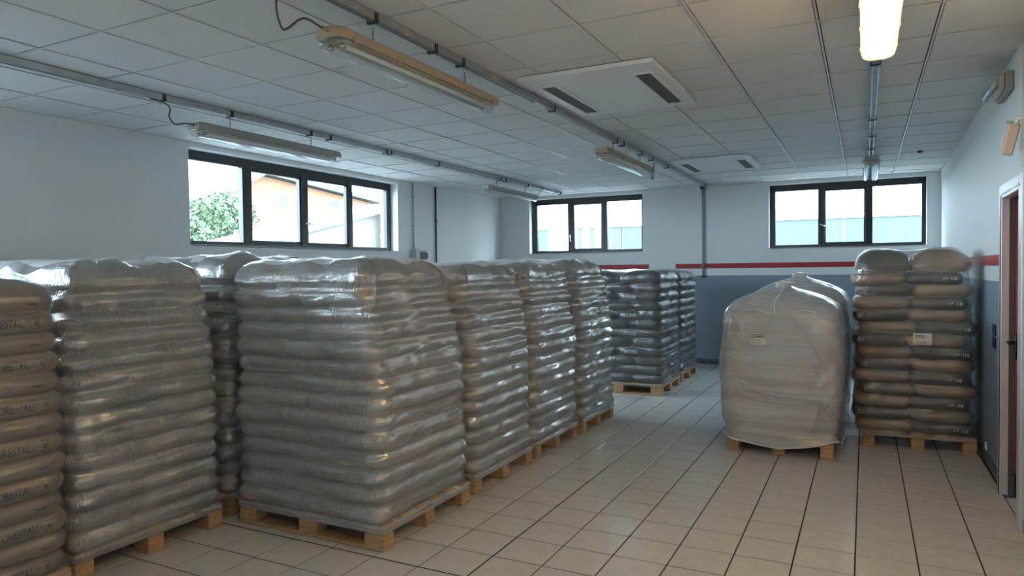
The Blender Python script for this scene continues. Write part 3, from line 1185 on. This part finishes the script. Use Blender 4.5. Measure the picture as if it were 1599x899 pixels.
wrapped_pallet((-2.85, 10.15, 0), 1.16, 1.0, 12, 1.52, 'clear wrapped pallet of charcoal bags in the back corner behind the HOME bags', None, 'AB', seed=10, film='film_clear', bag='bag_black',
               closeS=.12, closeZ=.03, lean=(0, 0), taper=(.02, .02), dome=.05, ds=.03)
rr_ = wrapped_pallet((.410, 7.32, 0), .89, .88, 14, 1.65, 'clear wrapped pallet of alternating brown and dark bags by the right wall', None, 'Q', boards='y', seed=12, film='film_amber',
                     closeS=1.2, closeZ=.045, lean=(-.03, 0), taper=(.025, .02), dome=.10, offset=(-.05, 0))
lb = MB().box(-.07, .07, -.0006, .0006, -.05, .05).build('shipping_label', M['label'], rr_, False, (.03, -.455, .97))
lx = MB()
for i in range(9):
    lx.box(-.055 + i * .009, -.051 + i * .009, -.0009, -.0006, .012, .036)
for i in range(4):
    lx.box(-.055, .02 + .01 * (i % 2), -.0009, -.0006, -.005 - .011 * i, -.008 - .011 * i)
lx.build('print', M['ink'], lb)


# ---- bulk bags under loose plastic hoods
def superell(th, a, b, p):
    c, s = math.cos(th), math.sin(th)
    return (a * math.copysign(abs(c) ** (2 / p), c), b * math.copysign(abs(s) ** (2 / p), s))


def bulk_bag(loc, label, seed, W=.85, D=1.0, withlabel=True, extra_h=0.0, wgrow=0.0):
    rng = np.random.default_rng(400 + seed)
    root = tag(empty('bulk_bag_pallet', loc), label, 'bulk bag')
    make_pallet(root, W, D, 'y')
    NT, p = 160, 7.0
    # (z, half width, half depth, y shift)
    prof = [(.147, .40, .46), (.16, .432, .485), (.30, .468, .497), (.55, .490, .505), (.80, .496, .51), (1.0, .487, .508), (1.12, .472, .50), (1.2, .455, .485), (1.25, .432, .45),
            (1.285, .40, .40), (1.318, .35, .34), (1.35, .28, .27), (1.378, .20, .20), (1.398, .13, .135), (1.412, .08, .085), (1.425, .055, .06), (1.445, .05, .055), (1.46, .06, .065)]
    prof = [(z + (extra_h * max(0, z - .2) / 1.2), a + wgrow, b) for z, a, b in prof]
    ns = SineNoise(3, 16, .8, 3.5, rng)

    def ring(z, a, b, off, amp):
        r = []
        for k in range(NT):
            th = 2 * math.pi * k / NT
            x, y = superell(th, a + off, b + off, p if z < 1.27 else 4.5)
            r.append((x, y, z))
        P = np.array(r)
        d = ns(P) * amp
        n = P[:, :2] / np.linalg.norm(P[:, :2], axis=1)[:, None]
        P[:, :2] += n * d[:, None]
        return P
    # densify the profile
    zz = []
    for (z0, a0, b0), (z1, a1, b1) in zip(prof[:-1], prof[1:]):
        k = max(1, int(max(abs(z1 - z0), abs(a1 - a0)) / .03))
        for i in range(k):
            t = i / k
            zz.append((z0 + (z1 - z0) * t, a0 + (a1 - a0) * t, b0 + (b1 - b0) * t))
    zz.append(prof[-1])
    bagm = MB().loft([ring(z, a, b, 0, .006).tolist() for z, a, b in zz])
    body = bagm.build('bulk_bag', M['fabric'], root, True)
    # front flap seam, centre seam and lifting loops of the bag
    top_y = -(.485)
    fl_ = MB()
    pts_ = bez([(-.36, -.476, 1.205), (-.2, -.50, 1.235), (0, -.507, 1.19), (.2, -.50, 1.235), (.36, -.476, 1.20)], 8)
    fl_.tube(pts_, .006, 6)
    fl_.tube(bez([(.035, -.512, 1.18), (.05, -.522, 1.0), (.045, -.525, .78)], 6), .004, 6)
    fl_.build('seam', M['fabric'], body, True)
    for sx in (-1, 1):
        for sy_ in (-1, 1):
            MB().loft([[(sx * .33 + q * .02, sy_ * .34, 1.26), (sx * .33 + q * .02, sy_ * .36, 1.265)] + [(sx * .33 + q * .02, sy_ * .35, 1.26)] for q in (-1, 1)]).build('lifting_loop', M['fabric'], body)
    # hood: follows the bag loosely, gathers near a knot on the front right, hangs over the pallet
    rows = []
    hz0 = .07
    prof_h = [(None, .0, .0)] + zz
    hood = []
    zl = [hz0 + (.16 - hz0) * i / 5 for i in range(6)]
    for i, z in enumerate(zl):
        a, b = .445 + .02 * (1 - i / 5), .50 + .02 * (1 - i / 5)
        hood.append((z, a + wgrow, b))
    for (z, a, b) in zz[2:]:
        hood.append((z, max(a, .445) if z < .6 else a, b))
    knot = np.array([.285, .53])
    V_, UV_ = [], []
    th_ = np.arange(NT) * 2 * math.pi / NT
    acc = th_ * .5
    nh = SineNoise(3, 26, 1.5, 6, rng, (1, 1, .55))
    for i, (z, a, b) in enumerate(hood):
        off = .016 if z > .2 else .012
        P = ring(z, a, b, off, .006)
        n = P[:, :2] / np.linalg.norm(P[:, :2], axis=1)[:, None]
        d = np.abs(nh(P)) * .014
        front = np.clip((-P[:, 1] - .3) / .15, 0, 1)
        dx, dz_ = P[:, 0] - knot[0], z - knot[1]
        rr = np.hypot(dx, dz_ * 1.6)
        ph = np.arctan2(dz_ * 1.6, dx)
        d += front * .030 * np.maximum(0, np.cos(9 * ph + 1.5 * rr * 4)) ** 3 * np.exp(-rr / .45)
        d += front * .020 * np.exp(-(rr / .03) ** 2)
        # long diagonal crease from the top centre down to the right
        tpar = np.clip((1.22 - z) / .55, 0, 1)
        xc = .06 + .30 * tpar
        d += front * .016 * np.exp(-((P[:, 0] - xc) / .018) ** 2) * (1.0 if .65 < z < 1.22 else 0)
        P[:, :2] += n * d[:, None]
        d *= 1 - front * .9 * np.exp(-((P[:, 0] + .155) / .10) ** 2 - ((z - .99) / .09) ** 2)
        # hem line: dips at the front centre
        if i < 8:
            f_ = 1 - i / 8
            hem = -.015 * np.sin(3 * th_ + seed) + front * (.065 * np.abs(P[:, 0] + .02) / .45 - .0)
            P[:, 2] += hem * f_
            P[:, 2] = np.maximum(P[:, 2], .03)
        V_.append(P)
        UV_.append(np.stack([acc, np.full(NT, z)], 1))
    NRW = len(V_)
    Vv, UV = np.concatenate(V_), np.concatenate(UV_)
    c = V_[-1].mean(0)
    Vv = np.concatenate([Vv, [c + np.array([0, 0, .01])]])
    UV = np.concatenate([UV, [[0, 2]]])
    r_, s_ = np.meshgrid(np.arange(NRW - 1), np.arange(NT), indexing='ij')
    s2 = (s_ + 1) % NT
    quads = np.stack([r_ * NT + s_, r_ * NT + s2, (r_ + 1) * NT + s2, (r_ + 1) * NT + s_], -1).reshape(-1, 4)
    tri = np.stack([(NRW - 1) * NT + np.arange(NT), (NRW - 1) * NT + (np.arange(NT) + 1) % NT, np.full(NT, NRW * NT)], 1)
    film_mesh('plastic_hood', Vv, UV, quads, tri, M['film_hood'], root)
    hm = [tuple(q) for q in V_[0]]
    MB().loft([[(q[0] * 1.0 + nx_, q[1] + ny_, q[2] + nz_) for (nx_, ny_, nz_) in ((0, 0, -.004), (q[0] * .008, q[1] * .008, 0), (0, 0, .012), (-q[0] * .006, -q[1] * .006, 0))] for q in hm + hm[:1]], False).build('hem', M['film_top'], root, True)
    if withlabel:
        # doubled-over folds of the hood, laid on its surface
        bvh = BVHTree.FromPolygons([tuple(q) for q in Vv], [tuple(int(i) for i in q) for q in quads])
        for pts_, wd_ in (([(.087, 1.22), (.177, 1.103), (.299, .895), (.40, .69)], .007), ([(-.408, .723), (-.285, .602), (-.076, .522), (.177, .503), (.36, .470)], .008),
                          ([(-.419, .582), (-.18, .476), (.077, .452), (.36, .466)], .007), ([(.365, .45), (.42, .376), (.455, .277)], .008), ([(.357, .43), (.314, .311), (.275, .174)], .006),
                          ([(-.39, 1.19), (-.337, 1.12), (-.305, 1.06)], .006), ([(-.348, 1.022), (-.284, .924), (-.2, .856)], .005), ([(.365, .48), (.42, .53), (.46, .62)], .007),
                          ([(-.101, .658), (-.04, .60), (.001, .544)], .005), ([(-.101, 1.10), (-.06, 1.15), (-.024, 1.19)], .004), ([(.33, .50), (.367, .465), (.35, .42)], .016)):
            cv = bez([(p_[0], 0, p_[1]) for p_ in pts_], 7)
            path = []
            for q in cv:
                hit = bvh.ray_cast(Vector((q.x, -2, q.z)), Vector((0, 1, 0)))
                if hit[0] is not None:
                    path.append(hit[0] + Vector((0, -.001, 0)))
            if len(path) > 3:
                k_ = len(path)
                rad = [wd_ * 1.25 * (.25 + .75 * math.sin(math.pi * (i + .5) / k_)) for i in range(k_)]
                MB().tube(path, rad, 7).build('fold', M['film_fold'], root, True)
    # cord tying the hood's neck
    if withlabel:
        MB().tube(bez([(-.02, -.52, 1.20), (-.035, -.44, 1.30), (-.01, -.25, 1.37), (.02, -.08, 1.45)], 8), .005, 6).build('tie_cord', M['label'], root, True)
        l = MB().box(-.062, .062, -.0006, .0006, -.05, .05).build('shipping_label', M['label'], root, False, (-.155, -.551, .99))
        k = MB()
        x = -.055
        rg = random.Random(4)
        while x < .052:
            wv = rg.choice((.002, .003, .005))
            k.box(x, x + wv, -.0011, -.0006, .012, .030)
            x += wv + rg.choice((.0015, .002, .003))
        x = -.055
        while x < .050:
            k.box(x, x + .0065, -.0011, -.0006, .034, .045)
            x += .0105
        for i in range(4):
            k.box(-.055, -.055 + (.03 + .05 * (i % 2)), -.0011, -.0006, .002 - .011 * i, -.001 - .011 * i)
        k.build('print', M['ink'], l)
    return root


bulk_bag((-.655, 6.73, 0), 'white bulk bag under a loose clear plastic hood with a barcode label', 1, .85, 1.0)
bulk_bag((-.63, 8.05, 0), 'second hooded white bulk bag, behind the one with the barcode label', 2, .85, 1.0, False, .07)

# ================================================================== CEILING FIXTURES
# ---- air conditioning cassettes
def cassette(x0, x1, y0, y1, label):
    root = tag(empty('ceiling_cassette', ((x0 + x1) / 2, (y0 + y1) / 2, HC)), label, 'air conditioner')
    hx, hy = (x1 - x0) / 2, (y1 - y0) / 2
    gxs = [(-hx + .075, -hx + .195), (hx - .195, hx - .075)]
    gy0, gy1 = -hy + .22, hy - .13
    p = MB()
    zb, zt = -.03, -.001
    p.box(-hx, gxs[0][0], -hy, hy, zb, zt)
    p.box(gxs[0][1], gxs[1][0], -hy, hy, zb, zt)
    p.box(gxs[1][1], hx, -hy, hy, zb, zt)
    for g in gxs:
        p.box(g[0], g[1], -hy, gy0, zb, zt)
        p.box(g[0], g[1], gy1, hy, zb, zt)
    p.build('panel', M['ac_white'], root)
    for g in gxs:
        f = MB()
        f.box(g[0] - .012, g[0] + .006, gy0 - .012, gy1 + .012, zb - .008, zb)
        f.box(g[1] - .006, g[1] + .012, gy0 - .012, gy1 + .012, zb - .008, zb)
        f.box(g[0], g[1], gy0 - .012, gy0 + .006, zb - .008, zb)
        f.box(g[0], g[1], gy1 - .006, gy1 + .012, zb - .008, zb)
        fr_ = f.build('vent_grille', M['ac_white'], root)
        MB().box(g[0], g[1], gy0, gy1, -.006, -.003).build('vent_back', M['grille_dark'], fr_)
        s = MB()
        k = int((g[1] - g[0]) / .011)
        for i in range(1, k):
            x = g[0] + (g[1] - g[0]) * i / k
            s.box(x - .0022, x + .0022, gy0 + .006, gy1 - .006, zb - .004, zb + .012)
        m_ = int((gy1 - gy0) / .02)
        for i in range(1, m_):
            y = gy0 + (gy1 - gy0) * i / m_
            s.box(g[0] + .006, g[1] - .006, y - .0015, y + .0015, zb - .002, zb + .006)
        so = s.build('slat', M['grille'], fr_)
        so['kind'] = 'stuff'
    return root


cassette(-2.20, -1.225, 4.42, 5.71, 'large white ceiling cassette with two long grey grilles, nearer the camera')
cassette(-2.20, -1.235, 8.68, 9.85, 'farther white ceiling cassette with two grey grilles, near the back windows')


# ---- mounting rails
def rail(x, y0, y1, clips, splices, label, stickers=()):
    root = tag(empty('mounting_rail', (x, y0, HC)), label, 'rail')
    L = y1 - y0
    c = [(-.024, -.001), (.024, -.001), (.024, -.044), (.015, -.048), (.010, -.048), (.010, -.040), (-.010, -.040), (-.010, -.048), (-.015, -.048), (-.024, -.044)]
    MB().loft([[(p[0], 0, p[1]) for p in c], [(p[0], L, p[1]) for p in c]]).build('channel', M['steel'], root)
    for y in clips:
        b = MB()
        b.box(-.030, .030, y - y0 - .014, y - y0 + .014, -.056, -.049, .002)
        b.box(-.030, -.0245, y - y0 - .014, y - y0 + .014, -.056, -.004, .001)
        b.box(.0245, .030, y - y0 - .014, y - y0 + .014, -.056, -.004, .001)
        b.tube([(-.034, y - y0, -.052), (-.02, y - y0, -.052)], .006, 6)
        b.build('clip', M['dark_steel'], root)
    for y in splices:
        MB().box(-.0265, .0265, y - y0 - .10, y - y0 + .10, -.052, -.006, .002).build('splice_plate', M['steel'], root)
    for y in stickers:
        MB().box(.0246, .0256, y - y0 - .02, y - y0 + .02, -.04, -.01).build('sticker', M['beige_plastic'], root)
    return root


RX = [-4.76, -2.32, .06]
rail(RX[0], -3.0, 11.25, [3.5, 4.13, 5.06, 5.33, 6.24, 6.32, 7.3, 8.94, 9.1, 9.86, 10.4, 10.95, 11.15], [3.25, 7.15], 'galvanised mounting rail on the ceiling nearest the left wall')
rail(RX[1], -3.0, 11.66, [2.95, 3.84, 3.52, 5.3, 6.94, 7.15, 7.83, 8.27, 9.0, 11.4], [5.05, 11.5], 'galvanised mounting rail along the middle of the ceiling, beside the cassettes', (3.22, 4.25, 5.75))
rail(RX[2], -3.0, 9.95, [3.1, 5.14, 7.05, 7.93, 8.8, 9.7], [7.5], 'galvanised mounting rail carrying the lit yellow lamp')


# ---- batten lamps
def lamp(x, y0, label, housing, lit=False, L=1.64, cable=None, drop=.10, grp='unlit linear lamps'):
    zc = HC - .058 - drop                      # top of housing
    root = tag(empty('linear_lamp', (x, y0 + L / 2, zc)), label, 'lamp', None if lit else grp)
    h = L / 2
    hous = [(-.062, 0), (.062, 0), (.075, -.012), (.080, -.045), (.083, -.058), (-.083, -.058), (-.080, -.045), (-.075, -.012)]
    rings = []
    for y, s in ((-h, .80), (-h + .02, .93), (-h + .06, 1), (h - .06, 1), (h - .02, .93), (h, .80)):
        rings.append([(p[0] * s, y, -.03 + (p[1] + .03) * (s if p[1] > -.05 else 1)) for p in hous])
    MB().loft(rings).build('housing', housing, root)
    # clear diffuser
    rings = []
    na = 17
    for y, s in ((-h + .003, .55), (-h + .012, .78), (-h + .03, .93), (-h + .06, 1), (h - .06, 1), (h - .03, .93), (h - .012, .78), (h - .003, .55)):
        r = []
        for k in range(na):
            a = math.pi * k / (na - 1)
            c, s_ = math.cos(a), math.sin(a)
            flute = 1 + (.018 if k % 2 else 0)
            r.append((.081 * s * math.copysign(abs(c) ** .55, c) * flute, y, -.059 - .052 * s * s_ ** .62 * flute))
        rings.append(r)
    d = MB().loft(rings, True, True)
    d.build('diffuser', M['diffuser_lit'] if lit else M['diffuser'], root, not lit)
    MB().box(-.070, .070, -h + .06, h - .06, -.064, -.060).build('reflector_tray', M['tray'], root)
    for sx in (-1, 1):
        t = MB().tube([(sx * .038, -h + .085, -.083), (sx * .038, h - .085, -.083)], .013, 10)
        to = t.build('tube', M['tube_lit'] if lit else M['tube'], root, True)
        for sy_ in (-1, 1):
            MB().tube([(sx * .038, sy_ * (h - .083), -.083), (sx * .038, sy_ * (h - .065), -.083)], .0135, 10).build('end_cap', M['chrome'], to, True)
    nclip = 5
    for k in range(nclip):
        y = -h + .12 + (L - .24) * k / (nclip - 1)
        for sx in (-1, 1):
            MB().box(sx * .079, sx * .089, y - .014, y + .014, -.072, -.036, .002).build('latch', housing, root)
    for sy_ in (-1, 1):
        y = sy_ * L * .285
        hk = MB()
        hk.box(-.02, .02, y - .012, y + .012, -.004, .006, .001)
        zz = .006
        nl = max(2, int(round(drop / .030)))
        ll = (drop - .010) / nl
        for k in range(nl):
            loop = []
            for q in range(13):
                a = 2 * math.pi * q / 12
                u, v = .006 * math.cos(a), zz + ll / 2 + (ll / 2 + .002) * math.sin(a)
                loop.append((u, y, v) if k % 2 else (0, y + u, v))
            hk.tube(loop, .0016, 5, False)
            zz += ll
        hk.build('chain_hook', M['dark_steel'], root)
    # cable gland and cable
    if cable:
        sgn, pts_ = cable
        MB().tube([(0, sgn * h * .995, -.022), (0, sgn * (h + .03), -.022)], .013, 8).build('cable_gland', housing, root, True)
        MB().tube(bez([(0, sgn * (h + .025), -.022)] + pts_, 10), .0055, 7).build('cable', M['cable'] if x > -3 else M['cable_grey'], root, True)
    return root


topz = .10 - .002
lamp(RX[1] - .03, 2.63, 'long unlit lamp with beige housing hanging at top centre of the view', M['lamp_beige'], L=1.67,
     cable=(-1, [(.01, -1.0, -.02), (.0, -1.09, -.09), (.02, -1.15, -.11), (.03, -1.19, -.03), (.035, -1.17, topz), (.03, -1.12, topz + .01)]))
lamp(RX[1], 6.50, 'small far unlit lamp under the middle rail, beside the farther cassette', M['lamp_beige'], L=1.67,
     cable=(1, [(.01, .93, -.04), (.0, .98, -.12), (.0, 1.06, -.05), (.0, 1.08, topz)]))
lamp(RX[0], 3.77, 'unlit grey lamp hanging in front of the long left window', M['lamp_grey'], L=1.67,
     cable=(-1, [(-.01, -.93, -.03), (0, -1.0, -.05), (0, -1.05, .0), (0, -1.04, .06), (.02, -1.1, .09), (.02, -1.22, topz)]))
lamp(RX[0], 8.50, 'unlit grey lamp at the far end of the left rail, by the back left window', M['lamp_grey'], L=1.64,
     cable=(1, [(.01, .9, -.02), (.0, .98, .03), (.0, 1.05, topz)]))
lamp(RX[2], 8.46, 'unlit lamp seen end-on in front of the right back window', M['lamp_grey'], L=1.64,
     cable=None, drop=.10)
lamp(RX[2], 2.60, 'lit lamp glowing yellow at the top right', M['lamp_beige'], True, L=1.64)
lamp(RX[2], 0.15, 'lit lamp on the right rail behind the viewpoint', M['lamp_beige'], True, L=1.64)

# ceiling sensor dot
tag(MB().tube([(.583, 9.6, HC + .004), (.583, 9.6, HC - .02)], [.035, .022], 12).build('ceiling_sensor', M['black_plastic']), 'tiny dark sensor on the ceiling near the right back window', 'sensor')

# ================================================================== WALL FIXTURES
# left wall: conduit with junction box, second pipe
cb = tag(empty('wall_conduit', (XL, 8.83, 1.95)), 'thin grey conduit running down the left wall to the grey box', 'conduit')
MB().tube([(.018, 0, .0), (.018, 0, HC - 1.95 - .005)], .011, 8).build('pipe', M['grey_plastic'], cb, True)
for z in (.35, .8):
    MB().box(0.001, .032, -.018, .018, z - .012, z + .012, .002).build('pipe_clip', M['grey_plastic'], cb)
bx = tag(empty('junction_box', (XL, 8.88, 1.78)), 'grey wall box with a dark sloping front on the left wall, above the pallets', 'box')
MB().box(.001, .10, -.10, .0, 0, .165, .006).build('housing', M['grey_plastic'], bx)
f = MB()
f.box(.001, .05, .01, .27, 0, .15, .006)
f.build('side_housing', M['grey_plastic'], bx)
MB().loft([[(.051, .03, .12), (.051, .25, .12), (.051, .25, .015), (.051, .03, .015)], [(.06, .04, .11), (.085, .24, .10), (.085, .24, .025), (.06, .04, .025)]]).build('dark_front', M['black_plastic'], bx)
pp = tag(empty('wall_pipe', (XL, 9.46, .2)), 'dark thin pipe on the left wall between the grey box and the corner', 'pipe')
MB().tube([(.02, 0, 0), (.02, 0, HC - .205)], .014, 8).build('pipe', M['dark_steel'], pp, True)
MB().box(.001, .04, -.02, .02, 2.2, 2.225, .002).build('pipe_clip', M['dark_steel'], pp)

bp = tag(empty('wall_conduit', (-2.415, YB, 1.45)), 'grey conduit coming down the back wall between the two back windows', 'conduit')
MB().tube([(0, -.02, .015), (0, -.02, HC - 1.45 - .05)], .014, 8).build('pipe', M['grey_plastic'], bp, True)
MB().tube([(.035, -.014, .02), (.035, -.014, HC - 1.45 - .05)], .008, 8).build('pipe', M['grey_plastic'], bp, True)
MB().box(-.035, .055, -.045, -.001, HC - 1.45 - .055, HC - 1.45 - .003, .003).build('joint_box', M['dark_steel'], bp)
MB().box(-.03, .06, -.035, -.001, .0, .018, .003).build('end_bracket', M['black_plastic'], bp)
MB().box(-.022, .022, -.036, -.001, .22, .245, .003).build('pipe_clip', M['grey_plastic'], bp)


def rwobj(name, y, z):
    p = RWM @ Vector((0, y, z))
    return empty(name, p, RA)


e = tag(rwobj('emergency_light', 5.76, 2.80), 'clear emergency light with beige edge high on the right wall', 'emergency light')
MB().box(-.045, -.001, -.24, .20, -.06, .07, .006).build('backplate', M['panel_grey'], e)
MB().box(-.075, -.046, -.20, .16, -.05, .06, .006).build('body', M['beige_plastic'], e)
rings = []
for x_, s in ((-.0755, 1.0), (-.10, 1.0), (-.125, .88), (-.135, .7)):
    rings.append([(x_, -.02 + a * .20 * s, .005 + b * .055 * s) for a, b in ((-1, -1), (1, -1), (1, 1), (-1, 1))])
MB().loft(rings).build('lens', M['diffuser'], e)
MB().tube([(-.095, -.17, .005), (-.095, .13, .005)], .012, 8).build('tube', M['tube'], e, True)

s = tag(rwobj('wall_spotlight', 5.12, 2.37), 'pale angled spotlight on a bracket on the right wall, above the door', 'spotlight')
MB().tube([(-.001, -.13, .09), (-.05, -.13, .09), (-.06, -.05, .05)], .014, 8).build('bracket', M['white_plastic'], s, True)
hd_ = MB().box(-.06, .0, -.10, .10, -.10, .09, .008)
ho_ = hd_.build('head', M['beige_plastic'], s, False, (-.045, .02, .0))
ho_.rotation_euler = (.25, .18, .0)
MB().box(-.064, -.0605, -.09, .09, -.09, .08, .001).build('lens', M['white_plastic'], ho_)

for z, lb_ in ((1.108, 'upper black switch plate on the right wall beside the door'), (1.012, 'lower black switch plate on the right wall beside the door')):
    q = tag(rwobj('wall_switch', 6.30, z), lb_, 'switch')
    MB().box(-.012, -.0005, -.06, .06, -.042, .042, .003).build('plate', M['black_plastic'], q)
    MB().box(-.016, -.0121, -.03, .03, -.025, .025, .002).build('rocker', M['dark_steel'], q)
q = tag(rwobj('wall_socket', 6.70, .135), 'small white cap low on the right wall near the pallet', 'socket')
MB().box(-.014, -.0005, -.04, .04, -.03, .03, .004).build('plate', M['white_plastic'], q)
MB().tube([(-.0141, 0, 0), (-.018, 0, 0)], .014, 10).build('plug_face', M['white_plastic'], q)
